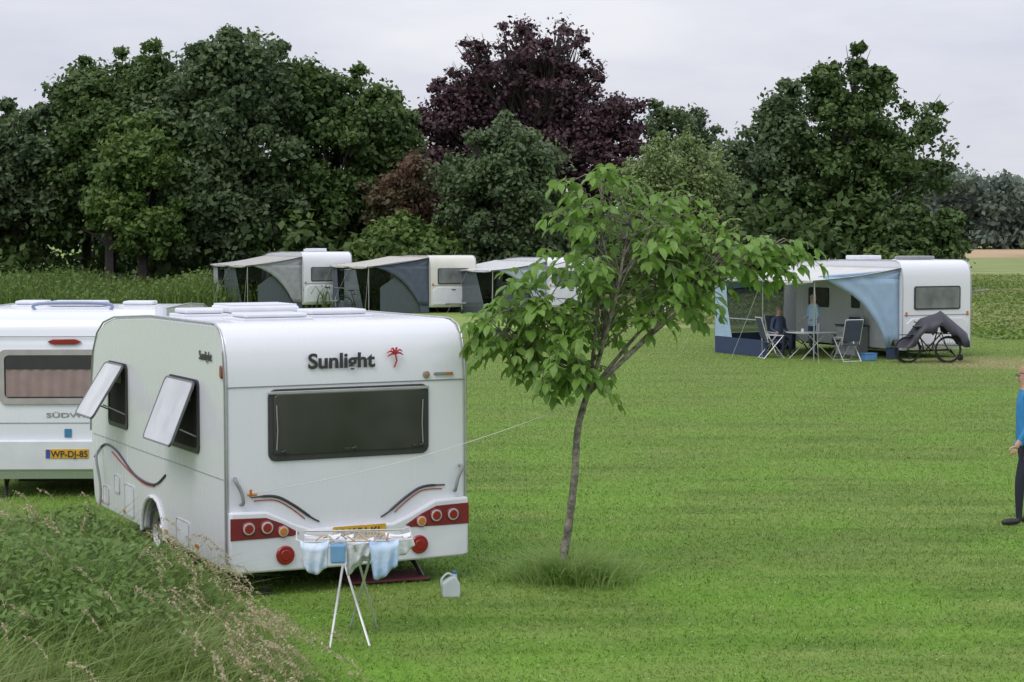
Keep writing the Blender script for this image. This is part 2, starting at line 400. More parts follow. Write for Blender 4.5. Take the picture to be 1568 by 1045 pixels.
bigtree('walnut_tree', (19.0, 109), [(0, 0, 6.1, 4.9, 4, 5.2, 1), (.4, 0, 10.0, 3.2, 3, 3.6, .36), (4.2, 0, 8.0, 2.8, 2.2, 3.0, .16)], G1, 24, 72, 1.1, 150, .36, limbs=50, twig=1.1)
bigtree('ash_tree', (14.6, 108), [(0, 0, 5.4, 3.4, 3, 5, 1), (.7, 0, 9.2, 1.8, 2, 2.7, .25)], G2, 25, 50, 1.15, 180, twig=1.)
bigtree('hawthorn_shrub', (22.0, 104), [(0, 0, 2.4, 3.0, 2.2, 2.7, 1)], G1, 26, 40, 1.0)
bigtree('hawthorn_shrub', (20.0, 101), [(0, 0, 1.1, 2.4, 1.6, 1.6, 1)], G3, 27, 25, .8)
rg = np.random.default_rng(31)
n = 210; C = np.stack([rg.uniform(-45, 20, n), rg.uniform(101, 122, n), rg.uniform(.3, 5.2, n)], 1)
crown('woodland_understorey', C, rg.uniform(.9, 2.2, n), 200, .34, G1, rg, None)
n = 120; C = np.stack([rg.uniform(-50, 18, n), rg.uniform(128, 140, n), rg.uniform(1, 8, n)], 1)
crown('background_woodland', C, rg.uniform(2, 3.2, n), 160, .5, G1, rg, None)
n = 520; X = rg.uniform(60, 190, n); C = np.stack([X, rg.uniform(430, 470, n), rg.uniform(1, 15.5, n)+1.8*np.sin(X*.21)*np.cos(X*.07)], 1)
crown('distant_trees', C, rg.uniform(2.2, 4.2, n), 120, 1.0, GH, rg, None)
n = 34; C = np.stack([rg.uniform(80, 90, n), rg.uniform(280, 300, n), rg.uniform(1, 2.8, n)], 1)
crown('hedgerow', C, rg.uniform(1.2, 2.2, n), 110, .7, G2, rg, None)

rg = np.random.default_rng(32)
WM = FOL('weeds_green', (.07, .12, .024), (.16, .235, .055), (.115, .19, .04), wscale=.3)
n = 24000
X = rg.uniform(-42, 4, n); Y = rg.uniform(83, 98, n)
h = rg.uniform(.7, 1.35, n)*(1+.35*np.sin(X*.6)*np.cos(X*.23+1))+(Y-83)*.03
V, F, tip = blades(np.stack([X, Y, 0*X], 1), h, np.full(n, .08), rg, .45, 2)
V2, F2 = leaf_quads(np.stack([X, Y, h*rg.uniform(.3, 1, n)], 1), rg.normal(size=(n, 3))+np.array([0, 0, .8]), np.full(n, .12), rg)
fast('tall_weeds', *merge([(V, F, np.repeat(rg.uniform(0, 1, n), 2)), (V2, F2, rg.uniform(0, 1, n))]), WM)

n = 2200; S = 5.
P = np.stack([rg.uniform(-S/2, S/2, n), rg.uniform(-S/2, S/2, n), rg.uniform(.02, .26, n)], 1)
P[:, 2] *= .6+.4*np.sin(P[:, 0]*2.3)*np.cos(P[:, 1]*1.7)
V, F = leaf_quads(P, rg.normal(size=(n, 3))*.5+np.array([0, 0, 1]), np.full(n, .10), rg, 1.8)
ct = fast('leaf_tile', V, F, rg.uniform(0, 1, n), FOL('crop_leaves', (.11, .19, .03), (.21, .30, .06), (.28, .32, .11), wscale=.12))
cs = []
yy = 67.
while yy < 150:
    xx = 2.5
    while xx < .32*yy+8:
        if yy > 71 - (xx-2)*.62: cs.append((xx, yy))
        if yy < 68 and xx > 14:
            for k in range(1, 3):
                if yy-5*k > 66-(xx-2)*.55: cs.append((xx, yy-5*k))
        xx += S
    yy += S
instancer('crop_plants', cs, ct, rg)

# ------------------------------------------------------------------ foreground weeds bank
rg = np.random.default_rng(40)
FG = FOL('wild_grass', (.11, .20, .035), (.25, .36, .085), (.30, .35, .13), wscale=1.1, trans=.4)
FN = FOL('nettle_leaves', (.09, .17, .035), (.20, .30, .08), (.16, .25, .06), wscale=1., trans=.4)
SD = FOL('seed_heads', (.40, .33, .2), (.60, .52, .35), (.5, .42, .28), wscale=2)
def bank(n, y0=11.2, y1=20):
    Y = rg.uniform(y0, y1, n); X = rg.uniform(-7.5, -1.0, n)
    xb = np.interp(Y, [11, 14, 15.2, 16.4, 17.2, 20], [-.85, -1.55, -2.0, -2.7, -3.2, -4.8])
    k = X < xb+rg.normal(0, .12, n); X = X[k]; Y = Y[k]; xb = xb[k]
    h = np.clip(.28+.26*(-1.75-X), .26, .74)*np.clip(.62+(xb-X)*.9, .5, 1)*(1+.22*np.sin(X*2.3+1)*np.cos(Y*1.9))
    h *= np.interp(Y, [16, 17.5, 20], [1, .9, .6])
    return X, Y, h
X, Y, h = bank(46000); n = len(X)
V, F, tip = blades(np.stack([X, Y, 0*X], 1), h*rg.uniform(.55, 1.1, n), np.full(n, .014), rg, 1.0, 3, rg.normal(.2, 1.5, n))
root = empty('wild_grass_bank'); fast('grass_blades', V, F, np.repeat(rg.uniform(0, 1, n), 3), FG, root)
X, Y, h = bank(9000); n = len(X)
V, F, tip = blades(np.stack([X, Y, 0*X], 1), h*rg.uniform(.95, 1.3, n)+.06, np.full(n, .020), rg, 1.2, 5, rg.normal(-.1, 1.2, n))
fast('long_blades', V, F, np.repeat(rg.uniform(.1, 1, n), 5), FG, root)
X, Y, h = bank(2200); kp = (np.interp(Y, [11, 14, 17], [-1.9, -2.4, -3.6]) < X) | (rg.uniform(0, 1, len(X)) < .13)
X = X[kp]; Y = Y[kp]; h = h[kp]; n = len(X); azs = rg.normal(-.3, .8, n)
V, F, tip = blades(np.stack([X, Y, 0*X], 1), h*rg.uniform(.9, 1.25, n)+.10, np.full(n, .005), rg, .6, 4, azs)
fast('seed_stems', V, F, np.repeat(rg.uniform(.5, 1, n), 4), FG, root)
k = np.repeat(np.arange(n), 34); tt = np.tile(np.linspace(0, 1, 34), n)
d = np.stack([np.cos(azs), np.sin(azs), 0*azs], 1)[k]
Q = tip[k]+d*((tt-.2)*.17)[:, None]+np.array([0, 0, -1])*(tt**2*.12)[:, None]+rg.normal(0, .008, (len(k), 3))*(1.3-tt)[:, None]
V, F = leaf_quads(Q, rg.normal(size=(len(k), 3)), np.full(len(k), .012), rg, 2.4)
fast('seed_heads', V, F, rg.uniform(0, 1, len(k)), SD, root)
X, Y, h = bank(4600, 13.2, 18); kk = (X < -2.7+rg.normal(0, .3, len(X))); X = X[kk]; Y = Y[kk]; h = h[kk]*1.0
n = len(X); k = np.repeat(np.arange(n), 11)
tq = rg.uniform(.35, 1.05, len(k))
Q = np.stack([X, Y, h], 1)[k]; Q[:, 2] *= tq; Q[:, :2] += rg.normal(0, .05, (len(k), 2))*(1.5-tq)[:, None]
V, F = leaf_quads(Q, rg.normal(size=(len(k), 3))*.5+np.array([0, -.3, .8]), np.full(len(k), .034), rg, 2.3)
fast('nettle_leaves', V, F, rg.uniform(0, 1, len(k)), FN, root)

# ------------------------------------------------------------------ young tree on the lawn
rg = np.random.default_rng(55)
yt = empty('young_walnut_tree', (.5, 18, 0))
BK = M('young_bark', (.23, .21, .17), .85, var=.7, scale=16, bump=.9)
LF = FOL('walnut_leaves', (.09, .19, .028), (.25, .40, .085), (.18, .32, .06), trans=.42, wscale=1.6, rough=.38)
fork = Vector((.24, 0, 1.85))
paths = [(smoothpath([(0, 0, -.05), (-.02, 0, .12), (.04, .02, .5), (.10, -.01, 1.0), (.13, .01, 1.45), fork], 6), list(np.linspace(.048, .030, 31)*(1+.07*np.sin(np.arange(31)*2.2))))]
lob = [(.62, 0, 3.50, .70, .55, .34, 38), (.55, 0, 3.08, .76, .6, .34, 36), (1.5, -.1, 3.12, .62, .5, .22, 34), (1.98, -.1, 3.22, .28, .25, .14, 10),
       (-.28, 0, 2.62, .44, .45, .34, 34), (-.62, -.05, 2.40, .26, .3, .24, 17), (-.1, -.15, 2.22, .32, .3, .24, 20), (.14, -.1, 1.98, .2, .25, .18, 11), (1.1, .1, 2.76, .5, .45, .18, 20), (.40, 0, 2.6, .42, .5, .28, 20), (.35, 0, 3.84, .35, .25, .13, 9)]
leafV = []; leafF = []; tints = []
def leaf(p, d, up, s, t):
    d = d.normalized(); sd = d.cross(up).normalized(); nn = sd.cross(d)
    b = len(leafV); wd = s*.26
    for a, wv, dz in ((0, 0, 0), (.3, .85, .02), (.65, .9, -.04), (1, 0, -.2)):
        c = p+d*s*a+nn*s*dz
        if wv == 0: leafV.append(c)
        else: leafV.extend([c+sd*wd*wv+nn*s*.07, c, c-sd*wd*wv+nn*s*.07])
    for f in ((0, 1, 2), (0, 2, 3), (1, 4, 5, 2), (2, 5, 6, 3), (4, 7, 5), (5, 7, 6)):
        leafF.append(tuple(b+i for i in f)); tints.append(t)
for (lx, ly, lz, rx, ry, rz, cnt) in lob:
    c = Vector((lx, ly, lz)); md = fork.lerp(c, .5)+Vector((rg.normal()*.06, rg.normal()*.06, -.02 if lz < 2.7 else .05))
    main = smoothpath([fork+Vector((0, 0, -.05)), md, c], 5); paths.append((main, list(np.linspace(.022, .010, 11))))
    for i in range(cnt):
        dd = unit(rg.normal(size=(1, 3)))[0]; u = rg.uniform(.45, 1.15)
        e = c+Vector((dd[0]*rx*u, dd[1]*ry*u, dd[2]*rz*u)); s = main[rg.integers(5, 11)]
        m2 = s.lerp(e, .55)+Vector((0, 0, .05)); paths.append(([s, m2, e], [.007, .005, .003]))
        out = (e-s); out.z *= .5; out = out.normalized()+Vector(rg.normal(size=3))*.25; out.normalize()
        for q in range(2):
            o2 = (out+Vector(rg.normal(size=3))*.6); o2.z = o2.z*.5-.05; o2.normalize()
            p0 = e.lerp(m2, .45*q); Lr = rg.uniform(.16, .27); tt = rg.uniform(0, 1)*.7
            sd = o2.cross(Vector((0, 0, 1))).normalized(); rach = []
            for j in range(3):
                a = (j+.7)/3; p = p0+o2*Lr*a+Vector((0, 0, -.12*a*a)); rach.append(p)
                for sg in (-1, 1):
                    if rg.uniform() < .15: continue
                    ld = (o2*.6+sd*sg+Vector((0, 0, -.7+rg.normal()*.5))).normalized()
                    leaf(p, ld, (Vector((0, 0, 1))+Vector(rg.normal(size=3))*.5), rg.uniform(.09, .165), min(1, tt+rg.uniform(0, .35)))
            leaf(p, (o2+Vector((0, 0, -.8))), Vector((0, 0, 1)), rg.uniform(.12, .18), min(1, tt+.2))
            paths.append(([p0]+rach, .0025))
tubes('trunk_and_branches', paths, BK, yt, 7)
me = bpy.data.meshes.new('leaves')
me.from_pydata([tuple(v) for v in leafV], [], leafF); a = me.attributes.new('tint', 'FLOAT', 'FACE'); a.data.foreach_set('value', tints)
me.polygons.foreach_set('use_smooth', [True]*len(me.polygons))
me.materials.append(LF); link(bpy.data.objects.new('leaves', me), yt)
n = 1300; a = rg.uniform(0, 6.28, n); r_ = np.abs(rg.normal(0, .28, n))
P = np.stack([.58+r_*np.cos(a)*1.3, 17.95+r_*np.sin(a), 0*a], 1)
V, F, tip = blades(P, rg.uniform(.18, .55, n)*np.clip(1.2-r_*1.2, .2, 1), np.full(n, .013), rg, 1.3, 4, a+rg.normal(0, .7, n))
fast('grass_tuft', V, F, np.repeat(rg.uniform(0, 1, n), 4), FOL('tuft_grass', (.17, .29, .05), (.32, .46, .13), (.36, .46, .17), wscale=3, trans=.5))

# ------------------------------------------------------------------ caravans
def wheel(parent, c, r=.31):
    e = bpy.data.objects.new('wheel', None); e.location = c; link(e, parent)
    lathe_x('tyre', [(-.09, r*.62), (-.095, r*.85), (-.07, r*.98), (0, r), (.07, r*.98), (.095, r*.85), (.09, r*.62)], (0, 0, 0), RUB, e)
    lathe_x('rim', [(-.07, 0.001), (-.075, r*.16), (-.05, r*.22), (-.035, r*.45), (-.06, r*.55), (-.088, r*.63), (-.07, r*.6)], (0, 0, 0), ALU, e)
    for k in range(8):
        a = k*math.pi/4; box('rim_slot', (-.052, r*.4*math.cos(a), r*.4*math.sin(a)), (.012, .035, .05), BLACK, e, .004, (a, 0, 0))
def caravan(name, loc, deg, W, L_, H, wv, body=WHITE, drawbar_end='far', slope=.15):
    root = empty(name, loc, R(deg)); L = L_
    top = [(0, .8), (0, 1.92), (.010, H-.42), (.035, H-.27), (.09, H-.14), (.18, H-.05), (.30, H-.01), (.42, H)]
    front = [(L*.5, H-.01), (L-1.0, H-slope*.5), (L-.55, H-slope), (L-.28, H-slope-.13), (L-.1, H-slope-.34), (L, H-slope-.7), (L+.04, 1.1), (L, .65), (L-.06, .38), (L-.14, .28)]
    arch = [(wv+.37*math.cos(a), .27+.36*math.sin(a)) for a in np.linspace(0, math.pi, 13)]
    prof = [(.05, .24), (0, .32)]+top+front+arch
    n = len(prof)
    V = [(0, y, z) for y, z in prof]+[(W, y, z) for y, z in prof]
    F = [tuple(range(n)), tuple(range(2*n-1, n-1, -1))]+[(i, (i+1) % n, n+(i+1) % n, n+i) for i in range(n)]
    o = mobj('body_shell', V, F, body, root, True, 30); bev(o, .03, 3, 60)
    for x in (.0, W):
        s = -1 if x == 0 else 1
        tube('edge_rail', [(x+s*.004, y, z+.004) for y, z in [(0, .32)]+top+front[:7]], .011, ALU, root, 6)
        ar = [(x+s*.006, y, z) for y, z in [(wv+.40*math.cos(a), .26+.39*math.sin(a)) for a in np.linspace(0, math.pi, 15)]]
        tube('wheel_arch_trim', ar, .022, WHITE2, root, 6)
        wheel(root, (x-s*.13, wv, .31))
    box('chassis', (W/2, L/2, .24), (W*.55, L-.5, .12), BLACK, root, .01)
    box('axle', (W/2, wv, .31), (W-.3, .08, .08), BLACK, root, .01)
    yy = L if drawbar_end == 'far' else 0; sg = 1 if yy else -1
    tubes('drawbar', [([(W/2-.45, yy-sg*.3, .38), (W/2, yy+sg*1.05, .42)], .035), ([(W/2+.45, yy-sg*.3, .38), (W/2, yy+sg*1.05, .42)], .035), ([(W/2, yy+sg*1.0, .42), (W/2, yy+sg*1.3, .46)], .04), ([(W/2, yy+sg*.95, 0.05), (W/2, yy+sg*.95, .6)], .025)], STEEL, root)
    lathe_x('jockey_wheel', [(-.03, .02), (-.03, .09), (.03, .09), (.03, .02)], (W/2, yy+sg*.95, .09), RUB, root)
    for x in (.35, W-.45):
        for v in (.25, L-.5):
            tubes('steady_leg', [([(x, v+.1, .26), (x+.06, v-.12, .02)], .022), ([(x, v+.4, .26), (x+.04, v-.02, .12)], .015)], DARK, root)
            box('steady_foot', (x+.06, v-.12, .012), (.12, .12, .02), DARK, root, .004)
    return root
def rooflight(par, u, v, w_, d_, h_, z, mat=WHITE2, ribs=0):
    box('rooflight_base', (u, v, z+.012), (w_+.08, d_+.08, .03), WHITE2, par, .008)
    bev(box('rooflight_dome', (u, v, z+.03+h_/2), (w_, d_, h_), mat, par, 0), min(h_*.45, .03), 3)
    for k in range(ribs): box('rooflight_rib', (u, v-d_/2+d_*(k+.5)/ribs, z+.035+h_), (w_*.95, .03, .025), WHITE2, par, .006)

H = 2.49
c1 = caravan('caravan', (-2.57, 17.0, 0), 27, 2.38, 4.75, H, 2.35)
W = 2.38
tube('waist_seam', [(.0, -.004, 1.925), (W, -.004, 1.925)], .005, GREY, c1, 6)
panel('rear_window_frame', rr(1.19, 1.565, 1.60, .66, .075), 'rear', .018, .03, SEAL, c1, .006)
panel('rear_window_glass', rr(1.19, 1.57, 1.50, .56, .05), 'rear', .032, .014, GLASS, c1, .008)
panel('rear_window_rail', rr(1.19, 1.862, 1.60, .028, .012), 'rear', .03, .02, ALU, c1, .004)
for u in (.5, 1.19, 1.88):
    panel('window_catch', rr(u, 1.318, .14, .025, .01), 'rear', .046, .012, DARK, c1, .003)
    tube('window_catch_knob', [(u, -.05, 1.318), (u+.04, -.055, 1.335)], .012, DARK, c1)
for u, s in ((.52, 1), (1.86, -1)):
    tube('window_stay', [(u-.06*s, -.04, 1.34), (u-.05*s, -.042, 1.52), (u-.06*s, -.04, 1.75)], .006, GREY, c1)
text('lettering', 'Sunlight', (.78, -.008, 2.075), .19, CHAR, c1, off=.006, sx=1.10)
LR = M('emblem_red', (.42, .02, .03), .4)
pp = [([(1.64, -.010, 2.06), (1.665, -.012, 2.12), (1.645, -.022, 2.19)], .008)]
for a in (-10, 30, 75, 120, 165, 205):
    a = R(a); pp.append((smoothpath([(1.645, -.022, 2.19), (1.645+.05*math.cos(a), -.02, 2.19+.045*math.sin(a)+.012), (1.645+.085*math.cos(a), -.018, 2.18+.05*math.sin(a))], 3), [.009]*4+[.007, .005, .002]))
tubes('palm_emblem', pp, LR, c1)
mo = [(.0, .25), (.06, .235), (1.19, .225), (W-.06, .235), (W, .25), (W, .80), (W-.35, .79), (W-.62, .66), (W-.78, .60), (.78, .60), (.62, .66), (.35, .79), (0, .80)]
o = panel('rear_moulding', mo, 'rear', .075, .08, WHITE2, c1, 0); bev(o, .022, 3, 30)
for sgn in (0, 1):
    f = (lambda u: W-u) if sgn else (lambda u: u)
    band = [(f(.0), .545), (f(.0), .745), (f(.34), .735), (f(.5), .67), (f(.66), .575), (f(.6), .55), (f(.36), .545)]
    panel('tail_light_band', band, 'rear', .083, .012, REDB, c1, .004)
    for u, m_ in ((.17, RED), (.345, RED), (.50, ORANGE)):
        r_ = .068 if u < .45 else .058; zz = .645 if u < .45 else .60
        panel('tail_light_bezel', circ(f(u), zz, r_), 'rear', .094, .02, REDB if u < .4 else RED, c1, .006)
        panel('tail_light_ring', circ(f(u), zz, r_*.82), 'rear', .099, .012, LENS, c1, .004)
        panel('tail_light_lens', circ(f(u), zz, r_*.62), 'rear', .104, .012, m_, c1, .005)
    panel('fog_light', circ(f(.52), .38, .088), 'rear', .10, .05, RED, c1, .01)
    panel('fog_light_core', circ(f(.52), .38, .05), 'rear', .106, .02, RED, c1, .006)
    tube('grab_handle', smoothpath([(f(.07), -.015, 1.10), (f(.06), -.06, 1.08), (f(.11), -.07, .98), (f(.13), -.06, .88), (f(.12), -.015, .86)], 4), .017, GREY, c1)
    tube('swoosh_stripe', smoothpath([(f(.22), -.006, .92), (f(.45), -.008, .915), (f(.62), -.008, .83), (f(.80), -.008, .70), (f(.88), -.006, .655)], 5), [.007]*3+[.013]*12+[.008]*6, CHAR, c1)
    tube('swoosh_line', smoothpath([(f(.25), -.006, .885), (f(.45), -.006, .88), (f(.6), -.006, .80), (f(.74), -.006, .69)], 4), .005, LR, c1)
panel('number_plate', rr(1.25, .55, .53, .11, .01), 'rear', .09, .01, YEL, c1, .002)
text('plate_text', '38-WH-KJ', (1.0, -.093, .51), .105, DARK, c1, off=.001)
panel('marker_light', circ(1.97, 1.98, .034), 'rear', .02, .02, GREY, c1, .004)
panel('marker_light_lens', circ(1.97, 1.98, .018), 'rear', .026, .01, ORANGE, c1, .003)
panel('marker_light', rr(2.15, 1.985, .20, .028, .012), 'rear', .014, .015, GREY, c1, .003)
panel('marker_light_lens', rr(2.20, 1.985, .07, .022, .008), 'rear', .02, .012, ORANGE, c1, .002)
FLAP = M('window_flap', (.50, .51, .53), .12, var=.25, scale=2.5, coat=.8)
INT = M('interior_dark', (.02, .018, .017), .8)
CURT = M('interior_blind', (.42, .38, .33), .8)
for v0, v1, op in ((.82, 1.72, 22), (3.28, 3.98, 32)):
    vc = (v0+v1)/2; ww = v1-v0
    ring('side_window_frame', rr(vc, 1.59, ww+.06, .70, .07), rr(vc, 1.59, ww-.04, .60, .05), 'side', .015, .03, SEAL, c1)
    panel('side_window_opening', rr(vc, 1.59, ww-.02, .62, .05), 'side', .006, .012, INT, c1, 0)
    panel('side_window_blind', rr(vc+.1, 1.80, ww-.25, .16, .01), 'side', .009, .01, CURT, c1, 0)
    h = bpy.data.objects.new('window_flap_hinge', None); h.location = (-.02, 0, 1.91); h.rotation_euler = (0, R(op), 0); link(h, c1)
    panel('window_flap', rr(vc, -.32, ww, .64, .06), 'side', .03, .012, FLAP, h, .004)
    ring('window_flap_rim', rr(vc, -.32, ww+.015, .655, .065), rr(vc, -.32, ww-.02, .62, .05), 'side', .034, .022, M('flap_rim', (.13, .135, .14), .4), h)
    for v in (v0+.05, v1-.05):
        tube('window_stay', [(-.01, v, 1.40), (-.62*math.sin(R(op))*.75, v, 1.91-.62*math.cos(R(op))*.75)], .008, GREY, c1)
text('side_lettering', 'Sunlight', (-.008, .78, 2.14), .12, CHAR, c1, True, .002)
panel('side_marker', rr(.12, 2.06, .07, .12, .03), 'side', .018, .02, RED, c1, .006)
tube('side_swoosh', smoothpath([(-.006, 4.62, .82), (-.008, 4.2, 1.0), (-.008, 3.7, .98), (-.008, 3.0, .80), (-.008, 2.3, .78), (-.006, 1.9, .92)], 6), .012, CHAR, c1)
tube('side_swoosh_red', smoothpath([(-.006, 3.9, .95), (-.008, 3.3, .83), (-.008, 2.7, .75), (-.006, 2.3, .76)], 6), .007, LR, c1)
for v, z, w_, h_ in ((3.22, .5, .34, .34), (3.7, .62, .2, .2), (1.35, .42, .4, .26), (4.15, .45, .22, .2)):
    ring('service_hatch_frame', rr(v, z, w_, h_, .03), rr(v, z, w_-.02, h_-.02, .02), 'side', .012, .014, M('trim_pale', (.5, .51, .53), .4), c1)
    panel('service_hatch', rr(v, z, w_-.03, h_-.03, .02), 'side', .009, .01, WHITE2, c1, .002)
for v in (.9, 1.9, 3.4, 4.3): panel('side_reflector', rr(v, .36, .09, .035, .01), 'side', .012, .014, ORANGE, c1, .002)
tube('awning_rail', [(-.012, .02, .34), (-.012, .02, 1.9), (-.012, .06, H-.24)], .010, GREY, c1)
tube('side_seam', [(-.004, .02, 1.08), (-.004, 4.7, 1.08)], .003, GREY, c1)
tube('water_hose', smoothpath([(-.03, 4.3, .95), (-.1, 4.2, .85), (-.08, 4.1, .5), (-.12, 4.15, .1), (-.3, 4.0, .02)], 5), .014, GREY, c1)
rooflight(c1, .75, .95, .62, .45, .04, H-.005)
rooflight(c1, 1.55, 1.35, .6, .4, .05, H-.005)
rooflight(c1, 1.15, 2.5, .75, .65, .07, H-.02, ribs=6)
rooflight(c1, .45, 2.2, .4, .4, .05, H-.01)
tube('flue_vent', [(.35, 3.2, H-.08), (.35, 3.2, H+.06)], .06, WHITE2, c1, 14)
tubes('pegs_on_handle', [([(.2, -.05, .93), (.2, -.07, 1.0)], .012), ([(.17, -.05, .95), (.26, -.06, .95)], .012)], ORANGE, c1)

c2 = caravan('caravan', (-6.78, 23.6, 0), 1.5, 2.38, 5.0, 2.36, 2.5, gelcoat('gelcoat_cool', (.71, .73, .78)))
W2 = 2.38
ring('rear_window_frame', rr(1.19, 1.53, 1.64, .68, .09), rr(1.19, 1.53, 1.50, .54, .06), 'rear', .03, .035, M('frame_greige', (.38, .36, .35), .4), c2)
panel('rear_window_seal', rr(1.19, 1.53, 1.54, .58, .08), 'rear', .014, .012, SEAL, c2, 0)
CT = M('window_curtain', (.30, .21, .21), .35, coat=.7)
n = 60; V = []; F = []
for i in range(n+1):
    u = .46+1.46*i/n; yy = -.02+.006*math.sin(i*1.1)
    V += [(u, yy, 1.28), (u, yy, 1.78)]
for i in range(n): F.append((2*i, 2*i+2, 2*i+3, 2*i+1))
mobj('curtain', V, F, CT, c2, True)
panel('window_valance', rr(1.19, 1.71, 1.46, .17, .01), 'rear', .029, .002, SEAL, c2, 0)
panel('high_brake_light', [(.98, 1.97), (1.05, 1.935), (1.33, 1.935), (1.40, 1.97), (1.33, 2.0), (1.05, 2.0)], 'rear', .03, .04, RED, c2, .006)
panel('rear_bumper', [(0, .36), (W2, .36), (W2, .68), (W2-.3, .74), (.3, .74), (0, .68)], 'rear', .08, .09, WHITE2, c2, .02)
panel('number_plate', rr(1.22, .57, .54, .115, .01), 'rear', .09, .012, YEL, c2, .002)
panel('plate_blue', rr(.985, .57, .05, .105, .006), 'rear', .0925, .004, M('plate_blue', (.02, .08, .4), .4), c2, 0)
text('plate_text', 'WP-DJ-85', (1.02, -.093, .53), .11, DARK, c2, off=.001)
text('lettering', 'SÜDWIND', (.95, -.006, 1.02), .08, GREY, c2, off=.001, sx=1.9)
panel('badge', rr(1.22, .82, .09, .11, .01), 'rear', .01, .012, M('badge_blue', (.05, .2, .35), .4), c2, .002)
tube('rear_pinstripe', [(.3, -.005, .95), (2.1, -.005, .95)], .004, GREY, c2, 6)
tube('waist_seam', [(0, -.004, 2.03), (W2, -.004, 2.03)], .006, GREY, c2, 6)
for x in (.2, W2-.2):
    panel('tail_light', circ(x, .52, .08), 'rear', .1, .03, RED, c2, .01); panel('tail_light_core', circ(x, .52, .04), 'rear', .105, .02, LENS, c2, .005)
tube('roof_rail', smoothpath([(.75, .35, 2.35), (.8, .35, 2.43), (1.65, .35, 2.43), (1.7, .35, 2.35)], 4), .022, M('rail_blue', (.25, .3, .45), .4), c2)
rooflight(c2, 1.2, .9, .7, .5, .07, 2.35); rooflight(c2, 1.9, 1.4, .4, .4, .05, 2.35); rooflight(c2, .45, 1.6, .4, .4, .05, 2.35)

def fabric(name, pts, mat, par, nsub=0):
    o = mobj(name, pts, [tuple(range(len(pts)))], mat, par); s = o.modifiers.new('t', 'SOLIDIFY'); s.thickness = .006; return o
def drapecurve(name, pts_top, xin, zb, y0, mat, par):
    V = []; F = []; m = 10; rows = len(pts_top)
    for (xo, z) in pts_top:
        for j in range(m+1):
            s = j/m; V.append((xin+(xo-xin)*s, y0-.05*abs(math.sin(s*9))*(1-s*.4), z+(.10*s if z > 2 else 0)))
    for i in range(rows-1):
        for j in range(m):
            a = i*(m+1)+j; F.append((a, a+1, a+m+2, a+m+1))
    o = mobj(name, V, F, mat, par, True, 60); s = o.modifiers.new('t', 'SOLIDIFY'); s.thickness = .006; return o
def roofsheet(name, par, xa, za, xb, zb, y0, y1, mat, bays=2, lip=.06):
    V = []; F = []; nx, ny = 10, 24
    for i in range(nx+1):
        for j in range(ny+1):
            s = i/nx; t = j/ny
            sag = -.07*abs(math.sin(math.pi*bays*t))*s - .05*math.sin(math.pi*s)
            V.append((xa+(xb-xa)*s-(.12*abs(math.cos(math.pi*bays*t))*s), y0+(y1-y0)*t, za+(zb-za)*s+sag))
    for i in range(nx):
        for j in range(ny):
            a = i*(ny+1)+j; F.append((a, a+1, a+ny+2, a+ny+1))
    k = len(V)
    for j in range(ny+1):
        p = V[nx*(ny+1)+j]; V.append((p[0]-.01, p[1], p[2]-lip*(.6+.4*abs(math.cos(math.pi*bays*j/ny)))))
    for j in range(ny): F.append((nx*(ny+1)+j, nx*(ny+1)+j+1, k+j+1, k+j))
    o = mobj(name, V, F, mat, par, True, 50); s = o.modifiers.new('t', 'SOLIDIFY'); s.thickness = .008; return o
